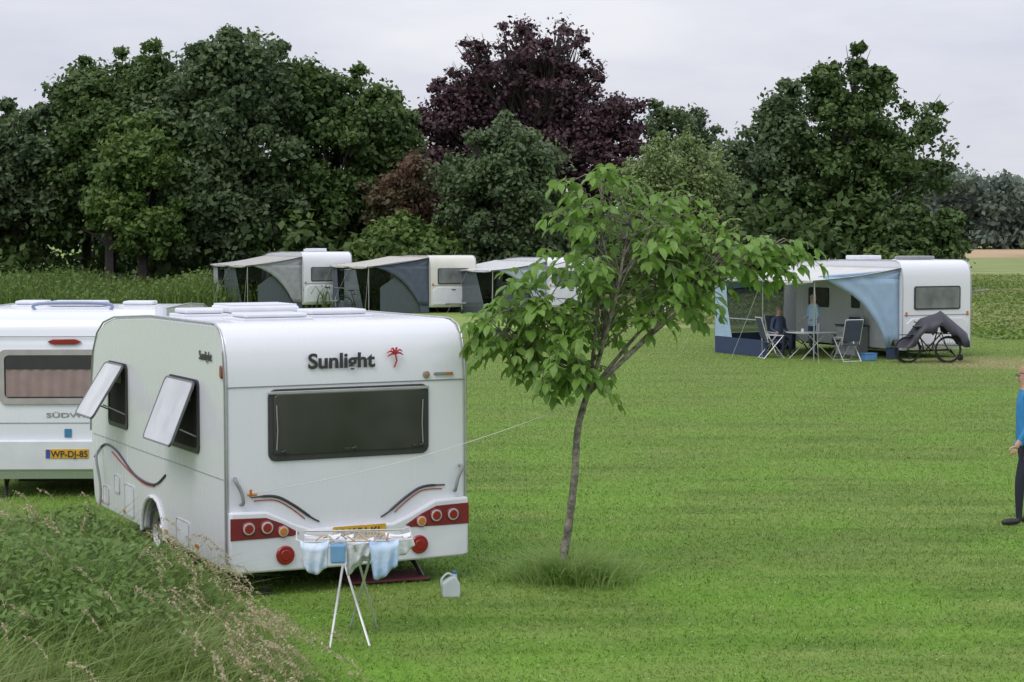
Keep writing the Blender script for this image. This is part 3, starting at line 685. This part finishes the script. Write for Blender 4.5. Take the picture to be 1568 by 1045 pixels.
def awning(par, L, roofm, drape, base, mesh_, D=2.5, zt=2.36, zf=1.98, y0=.15, y1=4.8, full=False):
    roofsheet('awning_roof', par, -.01, zt, -D, zf, y0-.1, y1+.1, roofm)
    P = []
    for y in (y0, (y0+y1)/2, y1): P.append(([(-D, y, 0), (-D, y, zf)], .018))
    for y in (y0, (y0+y1)/2, y1): P.append(([(-.05, y, zt-.06), (-D, y, zf-.05)], .013))
    P.append(([(-D, y0, zf-.03), (-D, y1, zf-.03)], .013))
    P.append(([(-D, (y0+y1)/2, 1.0), (-D, y1, 1.0)], .016))
    tubes('awning_poles', P, STEEL, par)
    cur = [(-D*.93, zf+.0), (-D*.76, zf-.14), (-D*.60, zf-.34), (-D*.47, zf-.58), (-D*.36, zf-.86), (-D*.27, zf-1.16), (-D*.20, zf-1.45), (-D*.16, .34)]
    drapecurve('awning_drape', cur, -.01, .34, y0, drape, par)
    drapecurve('awning_drape_top', [(-D*.97, zf-.02), (-D*.93, zf+.02), (-D*.5, zf+.08), (-.05, zt-.14)], -.01, 0, y0+.004, drape, par)
    fabric('awning_drape_base', [(-D*.16, y0, .33), (-D*.14, y0, .03), (0, y0, .03), (0, y0, .33)], base, par)
    fabric('awning_far_wall', [(0, y1, zt-.05), (-D, y1, zf-.05), (-D, y1, 1.75), (0, y1, 1.95)], drape, par)
    fabric('awning_far_base', [(0, y1, .02), (-D, y1, .02), (-D, y1, .55), (0, y1, .55)], base, par)
    fabric('awning_far_window', [(0, y1, .56), (-D+.3, y1, .56), (-D+.3, y1, 1.74), (0, y1, 1.9)], mesh_, par)
    fabric('awning_far_post_panel', [(-D+.3, y1, .56), (-D, y1, .56), (-D, y1, 1.74), (-D+.3, y1, 1.77)], drape, par)
    ym = y0+(y1-y0)*.45
    fabric('awning_front_base', [(-D, ym, .02), (-D, y1, .02), (-D, y1, .47), (-D, ym, .47)], base, par)
    fabric('awning_front_corner', [(-D, y1-.85, .48), (-D, y1, .48), (-D, y1, zf-.06), (-D, y1-.55, zf-.06), (-D, y1-.62, 1.3)], drape, par)
    if full:
        fabric('awning_front_wall', [(-D-.01, y0+.6, .02), (-D-.01, ym+1.0, .02), (-D-.01, ym+1.0, 1.8), (-D-.01, y0+1.6, 1.82)], mesh_, par)
        fabric('awning_gable_wall', [(0, y0+.1, .02), (-D*.8, y0+.1, .02), (-D*.8, y0+.1, 1.1), (-D*.45, y0+.1, 1.7), (0, y0+.1, 1.9)], mesh_, par)
    tubes('guy_ropes', [([(-D, y0, zf), (-D-.5, y0-.9, 0)], .004), ([(-D, y1, zf), (-D-1.0, y1+.2, 0)], .004), ([(-D, (y0+y1)/2, zf), (-D-1.0, (y0+y1)/2, 0)], .004)], M('rope', (.45, .45, .4), .7), par)
def side_kit(par, L, glass=GLASS):
    panel('side_door', rr(2.0, 1.15, .62, 1.75, .06), 'side', .02, .03, WHITE2, par, .008)
    panel('door_window', rr(2.0, 1.55, .40, .5, .05), 'side', .028, .014, glass, par, .004)
    for v in (.95, 3.7):
        panel('side_window', rr(v, 1.55, .95, .55, .06), 'side', .025, .03, SEAL, par, .006)
        panel('side_window_glass', rr(v, 1.55, .88, .48, .05), 'side', .03, .01, glass, par, .004)
    panel('side_hatch', rr(.9, .62, .5, .3, .03), 'side', .012, .015, WHITE2, par, .003)
def end_kit(par, W, z0=1.3, z1=1.85):
    GL2 = M('end_window_grey', (.16, .17, .18), .2, var=.4, scale=2, coat=.6)
    panel('end_window_frame', rr(W/2, (z0+z1)/2, W*.68, z1-z0+.08, .07), 'rear', .02, .03, SEAL, par, .006)
    panel('end_window_glass', rr(W/2, (z0+z1)/2, W*.64, z1-z0, .05), 'rear', .03, .014, GL2, par, .006)
    panel('gas_locker', [(.12, .36), (W-.12, .36), (W-.12, .95), (W-.3, 1.08), (.3, 1.08), (.12, .95)], 'rear', .03, .035, WHITE2, par, .012)
    panel('locker_handle', rr(W/2, .98, .2, .04, .015), 'rear', .045, .02, DARK, par, .003)
    for x in (.12, W-.12): panel('corner_light', rr(x, 1.2, .06, .12, .02), 'rear', .02, .022, ORANGE, par, .004)
    tube('pinstripe', [(.05, -.004, 1.17), (W-.05, -.004, 1.17)], .01, GREY, par, 6)

AWW = M('awning_white', (.68, .68, .67), .8, var=.06, scale=2, trans=.2)
AWG = M('awning_greybeige', (.46, .45, .42), .85, var=.1, scale=2, trans=.15)
LBL = M('awning_light_blue', (.38, .52, .69), .8, var=.08, scale=3, trans=.15)
NAVY = M('awning_navy', (.03, .05, .11), .8)
SLATE = M('awning_slate', (.08, .10, .14), .8)
MESH = glassy('awning_window_foil', (.16, .20, .26), .5)
MESHD = glassy('awning_window_dark', (.10, .12, .14), .75)

c3 = caravan('caravan', (10.32, 50.0, 0), 27, 2.3, 5.4, 2.62, 2.7, WHITE, 'near')
side_kit(c3, 5.4); end_kit(c3, 2.3, 1.35, 1.9)
awning(c3, 5.4, AWW, LBL, NAVY, MESH, D=2.75, zt=2.44, zf=2.13)
rooflight(c3, 1.35, 1.2, .9, .6, .10, 2.60, GREY); rooflight(c3, 1.0, 3.0, .8, .6, .12, 2.58, WHITE2); rooflight(c3, 1.8, 2.2, .4, .4, .07, 2.60)
tubes('tv_antenna', [([(2.25, .6, 1.0), (2.4, .5, 1.75)], .014), ([(2.3, .5, 1.72), (3.3, .45, 1.80)], .012)]+[([(2.45+.14*k, .47, 1.6+.012*k), (2.45+.14*k, .47, 1.88+.008*k)], .008) for k in range(6)], STEEL, c3)
c4 = caravan('caravan', (-9.15, 83, 0), 27, 2.3, 5.4, 2.55, 2.7, WHITE, 'near'); side_kit(c4, 5.4); end_kit(c4, 2.3)
awning(c4, 5.4, AWG, M('awning_grey', (.30, .31, .33), .85), SLATE, MESHD, full=True)
rooflight(c4, 1.15, 1.4, .8, .6, .14, 2.53); rooflight(c4, 1.5, 3, .5, .5, .10, 2.53)
c5 = caravan('caravan', (-3.45, 80, 0), 24, 2.1, 5.0, 2.42, 2.5, CREAM, 'near'); side_kit(c5, 5.0); end_kit(c5, 2.1, 1.25, 1.85)
awning(c5, 5.0, M('awning_cream', (.53, .52, .47), .85, trans=.15), SLATE, SLATE, MESHD, D=2.7, full=True)
c6 = caravan('caravan', (1.5, 79, 0), 27, 2.2, 4.8, 2.35, 2.4, WHITE, 'near'); side_kit(c6, 4.8); end_kit(c6, 2.2, 1.2, 1.75)
awning(c6, 4.8, M('awning_pale', (.62, .63, .63), .85, trans=.2), M('awning_paleblue', (.4, .46, .52), .85), SLATE, MESHD, full=True, zt=2.2, zf=1.85)
BLKM = M('bike_black', (.02, .02, .022), .35, .3)
def bicycle(name, loc, rz, frame=BLKM):
    e = empty(name, loc, rz); P = []
    for cx in (-.53, .53):
        for rr_, th in ((.33, .017), (.31, .006)):
            P.append(([(cx+rr_*math.cos(a), 0, .34+rr_*math.sin(a)) for a in np.linspace(0, 2*math.pi, 25)], th))
        for k in range(9):
            a = k*math.pi*2/9; P.append(([(cx, 0, .34), (cx+.31*math.cos(a), 0, .34+.31*math.sin(a))], .002))
    tubes('wheels', P, RUB, e, 6)
    bb = (-.08, 0, .3); st = (-.22, 0, .78); hd = (.36, 0, .78)
    tubes('frame', [([bb, st], .017), ([bb, hd], .019), ([st, hd], .015), ([bb, (-.53, 0, .34)], .011), ([st, (-.53, 0, .34)], .009), ([(.33, 0, .9), hd, (.53, 0, .34)], .014), ([st, (-.25, 0, .93)], .013), ([(.33, 0, .9), (.33, 0, 1.02)], .013),
                    ([(.28, -.28, 1.05), (.36, -.1, 1.04), (.36, .1, 1.04), (.28, .28, 1.05)], .012), ([(-.08, -.1, .3), (-.02, -.1, .14)], .01), ([(-.08, .1, .3), (-.14, .1, .46)], .01)], frame, e)
    box('saddle', (-.26, 0, .95), (.26, .14, .06), DARK, e, .025)
    box('rear_carrier', (-.55, 0, .74), (.34, .12, .02), DARK, e, .005)
    return e
bicycle('bicycle', (10.68, 48.6, 0), R(4)); bicycle('bicycle', (10.8, 49.05, 0), R(184))
cv = []; cf = []; nx, ny = 22, 10
for i in range(nx+1):
    for j in range(ny+1):
        s = i/nx*2-1; t = j/ny*2-1
        pk = max(1-abs(s-.28)/.95, 0)*.76+.24*max(1-abs(s+.30)/.5, 0)
        ht = .60+pk-.30*abs(t)**1.5+.04*math.sin(i*2.1+j*.8)*abs(t)
        if abs(t) > .85: ht -= .10+.07*math.sin(i*1.3)
        cv.append((10.78+.95*s, 48.8+.40*t, max(ht, .42)))
for i in range(nx):
    for j in range(ny):
        a = i*(ny+1)+j; cf.append((a, a+1, a+ny+2, a+ny+1))
cvo = mobj('bicycle_cover', cv, cf, M('cover_black', (.028, .028, .04), .5), None, True, 80); s_ = cvo.modifiers.new('t', 'SOLIDIFY'); s_.thickness = .01
bicycle('bicycle', (-6.6, 80.6, 0), R(20)); bicycle('bicycle', (-5.9, 81.2, 0), R(200))

def chair(loc, rz):
    e = empty('folding_chair', loc, rz)
    P = []
    for x in (-.26, .26):
        P += [([(x, -.28, 0), (x, .2, .62)], .012), ([(x, .3, 0), (x, -.22, .60), ], .012), ([(x, .18, .44), (x, .38, 1.1)], .012), ([(x, -.25, .62), (x, .25, .64)], .014)]
    P += [([(-.26, -.28, .02), (.26, -.28, .02)], .012), ([(-.26, .3, .02), (.26, .3, .02)], .012), ([(-.26, .38, 1.1), (.26, .38, 1.1)], .012)]
    tubes('frame', P, M('white_tube', (.65, .65, .66), .35, .3), e)
    box('seat', (0, -.02, .44), (.50, .44, .03), M('chair_fabric', (.06, .07, .11), .85), e, .012)
    box('backrest', (0, .29, .8), (.50, .03, .56), MATS['chair_fabric'], e, .012, (R(-17), 0, 0))
    return e
chair((6.95, 50.6, 0), R(100)); chair((8.75, 49.4, 0), R(200)); chair((7.35, 51.95, 0), R(25)); chair((9.0, 51.2, 0), R(-60))
te = empty('camping_table', (7.95, 50.3, 0), R(25))
box('table_top', (0, 0, .71), (1.15, .7, .03), M('table_grey', (.45, .46, .46), .5), te, .01)
tubes('table_legs', [([(-.5, -.3, 0), (.3, -.25, .70)], .013), ([(.5, -.3, 0), (-.3, -.25, .70)], .013), ([(-.5, .3, 0), (.3, .25, .70)], .013), ([(.5, .3, 0), (-.3, .25, .70)], .013)], MATS['white_tube'], te)
tube('mug', [(-.2, .1, .725), (-.2, .1, .81)], .04, WHITE2, te, 12); tube('thermos', [(.25, 0, .725), (.25, 0, .95)], .045, STEEL, te, 12)
box('tray', (0, -.1, .735), (.34, .24, .02), M('tray_blue', (.1, .25, .5), .5), te, .006)
sb = empty('storage_box', (9.35, 49.55, 0), R(27)); box('tub', (0, 0, .10), (.36, .26, .18), MATS['tray_blue'], sb, .02); box('lid', (0, 0, .20), (.38, .28, .02), MATS['tray_blue'], sb, .008)
cp = empty('camping_cupboard', (9.25, 51.5, 0), R(-63)); box('carcass', (0, 0, .42), (.9, .42, .82), M('cupboard_grey', (.3, .3, .32), .6), cp, .01)
for k in (-.22, .22): box('door', (k, -.215, .42), (.4, .012, .74), WHITE2, cp, .004)
box('worktop', (0, 0, .845), (.96, .46, .03), DARK, cp, .006)

# ------------------------------------------------------------------ people
def person(name, loc, rz, H=1.76, top=(.1, .2, .5), legs=(.02, .02, .03), hair=(.35, .33, .3), stride=.0, armswing=0., elbow=0., glasses=False, tilt=0., shoe=(.02, .02, .02), sit=False):
    e = empty(name, loc, rz); k = H/1.76; dz = -.42 if sit else 0.
    V = []; E = []; Rd = []; roots = []
    def v(x, y, z, r, p=None, root=False, leg=False):
        if not leg: z = z+dz
        V.append((x*k, y*k, z*k)); Rd.append((r[0]*k, r[1]*k) if isinstance(r, tuple) else (r*k, r*k)); i = len(V)-1
        if p is not None: E.append((p, i))
        if root: roots.append(i)
        return i
    pel = v(0, 0, .96, (.145, .12), None, True)
    wst = v(0, -.01-tilt*.2, 1.12, (.14, .115), pel); ch = v(0, -.01-tilt*.5, 1.31, (.155, .125), wst); nb = v(0, -.0-tilt*.8, 1.47, (.085, .08), ch)
    nk = v(0, -.015-tilt, 1.535, .054, nb); h1 = v(0, -.03-tilt, 1.60, (.075, .08), nk); h2 = v(0, -.025-tilt, 1.67, (.08, .092), h1); h3 = v(0, -.01-tilt, 1.735, (.055, .06), h2)
    for s in (-1, 1):
        sw = armswing*s; st = stride*s
        sh = v(.165*s, -tilt*.7, 1.435, .066, nb); el = v(.225*s, .03-sw*.5-elbow*.1, 1.155, .046, sh)
        wr = v(.22*s-.03*s*(elbow > 0), -.06-sw-elbow*.8, .92+elbow*.55, .03, el)
        d = Vector((-.0, -.06-sw*.5-elbow*.75, -.235+elbow*.5)).normalized()
        pm = Vector(V[wr])/k-Vector((0, 0, dz))+d*.055; pi = v(pm.x, pm.y, pm.z, (.034, .024), wr)
        side = Vector((0, 1, 0)) if elbow < .1 else Vector((1, 0, 0))
        for q, (o_, ln) in enumerate(((-.03, .072), (-.01, .082), (.011, .077), (.03, .06))):
            b = pm+side*o_*.8+d*.005; m1 = b+d*ln*.55; m2 = m1+(d+Vector((-.45*s, 0, 0))).normalized()*ln*.5
            a0 = v(b.x, b.y, b.z, .0095, None, True); a1 = v(m1.x, m1.y, m1.z, .009, a0); v(m2.x, m2.y, m2.z, .0075, a1)
        b = pm-d*.03-side*.02; m1 = b-side*.035+d*.02; m2 = m1+d*.035-side*.008
        a0 = v(b.x, b.y, b.z, .011, None, True); a1 = v(m1.x, m1.y, m1.z, .0105, a0); v(m2.x, m2.y, m2.z, .0085, a1)
        if sit:
            hp = v(.09*s, -.03, .53, .095, pel, leg=True); kn = v(.12*s, -.44, .52, .066, hp, leg=True); ca = v(.12*s, -.45, .34, .054, kn, leg=True)
            an = v(.12*s, -.43, .10, .037, ca, leg=True); hl = v(.12*s, -.42, .05, .04, an, leg=True); to = v(.13*s, -.54, .045, (.042, .036), hl, leg=True); v(.135*s, -.62, .035, (.032, .024), to, leg=True)
        else:
            hp = v(.09*s, .0, .88, .098, pel); kn = v(.10*s, -.03-st*.55, .50, .064, hp); ca = v(.10*s, .0-st*.85, .34, .054, kn)
            an = v(.10*s, .035-st*1.15, .10, .037, ca); hl = v(.10*s, .04-st*1.18, .05, .04, an); to = v(.115*s, -.08-st*1.15, .045, (.042, .036), hl); v(.12*s, -.165-st*1.15, .035, (.032, .024), to)
    me = bpy.data.meshes.new(name+'_skel'); me.from_pydata(V, E, []); o = bpy.data.objects.new('skel', me); link(o)
    sk = o.modifiers.new('s', 'SKIN'); sk.use_smooth_shade = True
    if not me.skin_vertices:
        bm = bmesh.new(); bm.from_mesh(me); bm.verts.layers.skin.verify(); bm.to_mesh(me); bm.free()
    for i, r in enumerate(Rd):
        me.skin_vertices[0].data[i].radius = r; me.skin_vertices[0].data[i].use_root = i in roots
    o.modifiers.new('ss', 'SUBSURF').levels = 2; o.modifiers['ss'].render_levels = 2
    bpy.context.view_layer.update(); dg = bpy.context.evaluated_depsgraph_get()
    m2 = bpy.data.meshes.new_from_object(o.evaluated_get(dg)); bpy.data.objects.remove(o)
    SK = M('skin', (.55, .33, .25), .5, var=.08); m2.materials.clear()
    key = name+str(top)
    for mm in (M('jacket'+key, top, .75, bump=.3, scale=10), SK, M('trousers'+key, legs, .8, bump=.3, scale=10), M('shoes'+key, shoe, .5)): m2.materials.append(mm)
    wrs = [Vector(p) for p, r in zip(V, Rd) if abs(r[0]-.03*k) < 1e-5]
    for p in m2.polygons:
        c = p.center; z = c.z/k-dz; p.use_smooth = True
        if z > 1.51: mi = 1
        elif min((c-wr_).length for wr_ in wrs) < .05*k or (not sit and abs(c.x) > .165*k and z < .90+elbow*.6 and z > .62): mi = 1
        elif c.z/k < .09: mi = 3
        elif sit and c.y < -.14*k and c.z/k < .62: mi = 2
        elif z > .90+(.06 if sit else 0): mi = 0
        else: mi = 2
        if mi == 1 and abs(c.x) < .16*k and z < 1.4 and elbow < .1: mi = 2 if z < .9 else 0
        p.material_index = mi
    b = bpy.data.objects.new('body', m2); link(b, e)
    hd = bpy.data.objects.new('head_details', None); hd.location = (0, 0, dz*k); link(hd, e)
    hx, hy, hz = 0, (-.028-tilt)*k, 1.655*k
    HM = M('hair'+key, hair, .8, var=.3, scale=40, bump=.5)
    bm = bmesh.new(); bmesh.ops.create_uvsphere(bm, u_segments=20, v_segments=14, radius=1)
    for vv in list(bm.verts):
        if vv.co.z < .15-vv.co.y*.55*(1 if vv.co.y > 0 else -.2) - (.0 if vv.co.y < 0 else .15) and not (vv.co.y > .1 and vv.co.z > -.45): bm.verts.remove(vv)
    hm = bpy.data.meshes.new('hair'); bm.to_mesh(hm); bm.free(); hm.materials.append(HM); hm.polygons.foreach_set('use_smooth', [True]*len(hm.polygons))
    ho = bpy.data.objects.new('hair', hm); ho.location = (hx, hy+.016*k, hz+.018*k); ho.scale = (.088*k, .104*k, .108*k); link(ho, hd)
    fy = hy-.088*k
    V2 = [(0, fy+.01, hz+.025*k), (-.016*k, fy+.015, hz-.025*k), (.016*k, fy+.015, hz-.025*k), (0, fy-.022*k, hz-.02*k)]
    mobj('nose', V2, [(0, 1, 3), (0, 3, 2), (1, 2, 3), (0, 2, 1)], SK, hd)
    for s in (-1, 1):
        sphere('ear', (s*.083*k, hy+.01*k, hz-.005*k), (.012*k, .022*k, .033*k), SK, hd, 8, 6)
        sphere('eye', (s*.03*k, fy+.012*k, hz+.012*k), (.011*k, .007*k, .007*k), M('eye_dark', (.03, .025, .02), .2), hd, 8, 6)
        if glasses: tube('glasses', [(s*.03*k+.024*k*math.cos(a), fy-.004, hz+.010*k+.018*k*math.sin(a)) for a in np.linspace(0, 6.283, 13)]+[(s*.08*k, fy+.01, hz+.012*k), (s*.088*k, hy+.01, hz+.01*k)], .0025*k, DARK, hd, 6)
    sphere('mouth', (0, fy+.012*k, hz-.05*k), (.024*k, .008*k, .006*k), M('lips', (.35, .13, .11), .5), hd, 8, 6)
    tube('collar', [(.062*k*math.cos(a), -.008*k-tilt*.9*k+.062*k*math.sin(a), 1.505*k) for a in np.linspace(0, 6.283, 17)], .016*k, M('jacket'+key, top), hd, 8)
    if not sit: tube('hem', [(.158*k*math.cos(a), .128*k*math.sin(a), .90*k) for a in np.linspace(0, 6.283, 21)], .014*k, M('jacket'+key, top), hd, 8)
    return e
person('walking_man', (5.87, 21.5, 0), R(-90), 1.80, (.03, .22, .50), (.018, .02, .035), (.42, .26, .16), .12, .10, 0., True)
person('seated_person', (7.32, 52.0, 0), R(25), 1.74, (.07, .10, .19), (.03, .04, .08), (.3, .26, .22), 0, 0, .25, sit=True)
person('standing_person', (8.15, 51.2, 0), R(-60), 1.68, (.40, .58, .78), (.05, .06, .1), (.5, .48, .45), 0, 0, .25)

# ------------------------------------------------------------------ drying rack with washing
dr = empty('drying_rack', (-1.30, 15.4, 0), R(6)); ST = M('rack_white', (.6, .6, .6), .35, .2)
tubes('legs', [([(-.20, -.40, 0), (-.04, .30, .80)], .010), ([(.12, -.36, 0), (-.14, .30, .80)], .010), ([(-.02, .36, 0), (.16, -.30, .82)], .010), ([(.2, .36, 0), (.0, -.3, .82)], .010)], ST, dr)
zt = .84
P = [([(-.40, -.28, zt), (.40, -.28, zt), (.40, .28, zt), (-.40, .28, zt), (-.40, -.28, zt)], .007)]
for k in range(7): P.append(([(-.40, -.22+.07*k, zt), (.40, -.22+.07*k, zt)], .003))
P += [([(-.40, -.28, zt), (-.46, -.28, zt+.02), (-.46, .28, zt+.02), (-.40, .28, zt)], .006), ([(.40, -.28, zt), (.47, -.28, zt+.02), (.47, .28, zt+.02), (.40, .28, zt)], .006)]
tubes('wire_frame', P, ST, dr)
def towelmat(name, a, b, sc):
    m, t, N, L = nt(name); out = N.new('ShaderNodeOutputMaterial'); p = N.new('ShaderNodeBsdfPrincipled')
    tc = N.new('ShaderNodeTexCoord')
    L.new(mixrgb(N, L, rng_map(N, L, noise(N, L, tc.outputs['Object'], sc, 3, .6), .42, .58), a, b), p.inputs['Base Color']); p.inputs['Roughness'].default_value = .9; L.new(p.outputs[0], out.inputs[0]); return m
def cloth(name, x0, x1, yc, z, fl, bl, mat, ph=0.):
    V = []; F = []; nx = 16; prof = []
    for t in np.linspace(0, 1, 9): prof.append((-.03-.02*t, z-fl*(1-t), 1-t))
    prof[-1] = (-.012, z, 0); prof += [(0, z+.012, 0), (.012, z, 0)]
    for t in np.linspace(.15, 1, 7): prof.append((.03+.02*t, z-bl*t, t))
    m = len(prof)
    for i in range(nx+1):
        s = i/nx; x = x0+(x1-x0)*s
        for (y, zz, a) in prof:
            V.append((x+.05*a*math.sin(ph*3)+(.5-s)*.05*a, yc+y+.022*a*math.sin(i*.9+ph+a*2), zz*1-(.06*a*math.sin(s*3.1+ph))-(.02*(1-a)*math.sin(s*3.14))))
    for i in range(nx):
        for j in range(m-1):
            a = i*m+j; F.append((a, a+1, a+m+1, a+m))
    o = mobj(name, V, F, mat, dr, True, 80); s = o.modifiers.new('t', 'SOLIDIFY'); s.thickness = .008
    return o
TB = towelmat('towel_blue', (.50, .63, .80), (.36, .50, .72), 14); TW = M('towel_white', (.70, .71, .74), .9, bump=.5)
TS = towelmat('towel_pale', (.64, .71, .81), (.48, .60, .76), 14)
cloth('towel', -.43, -.20, -.28, zt, .20, .2, TS); cloth('towel', .12, .36, -.28, zt, .25, .2, TB, 1.); cloth('towel', -.06, .16, -.22, zt+.01, .20, .25, TW, 2.)
cloth('towel', -.40, -.1, .05, zt, .15, .15, TW, 1.5); cloth('towel', .26, .47, -.05, zt+.02, .12, .1, TW, .5); cloth('towel', -.2, .0, -.1, zt+.02, .1, .1, TS, .9)
box('peg_basket', (-.13, -.32, zt-.09), (.12, .10, .15), M('basket_blue', (.14, .30, .50), .5), dr, .015)
for k in range(12):
    x = -.28+.05*k; box('clothes_peg', (x, -.28+.05*math.sin(k*2), zt+.03), (.011, .013, .065), M('peg_wood', (.55, .36, .22), .7), dr, .002, (R(60*math.sin(k*1.7)), R(55*math.cos(k*3)), k))
box('peg', (.26, -.3, zt+.02), (.012, .05, .012), M('peg_pink', (.6, .15, .2), .5), dr, .002)

jc = empty('water_jerrycan', (-.56, 17.15, 0), R(12)); JM = M('translucent_plastic', (.70, .76, .78), .25, trans=.4)
o = panel('bottle', [(-.08, .015), (-.07, 0), (.07, 0), (.08, .015), (.08, .12), (.05, .175), (.02, .19), (-.03, .165), (-.08, .13)], 'rear', .05, .1, JM, jc, 0); bev(o, .018, 3, 25)
tube('neck', [(.035, 0, .17), (.035, 0, .215)], [.026, .02], JM, jc, 12); tube('cap', [(.035, 0, .21), (.035, 0, .232)], .022, M('cap_blue', (.05, .15, .4), .4), jc, 12)
tube('handle', smoothpath([(.02, 0, .195), (-.03, 0, .215), (-.085, 0, .16), (-.08, 0, .10)], 4), .010, JM, jc)
box('ground_mat', (-1.25, 18.0, .03), (.8, .5, .02), M('mat_red', (.14, .035, .045), .9, bump=.4), None, .006, (0, 0, R(20)))
a = Vector((-2.35, 17.02, .97)); b = Vector((.66, 18, 1.72)); pts = []
for i in range(25):
    t = i/24; p = a.lerp(b, t); p.z -= .10*4*t*(1-t); pts.append(p)
tube('washing_line', pts, .0032, M('cord_white', (.65, .65, .62), .6), None, 5)
mp_ = empty('marker_post', (5.3, 67, 0)); tube('post', [(0, 0, 0), (0, 0, .62)], .04, M('post_wood', (.25, .2, .15), .8), mp_); box('plate', (0, -.05, .72), (.26, .02, .24), WHITE2, mp_, .01)
print('DONE')
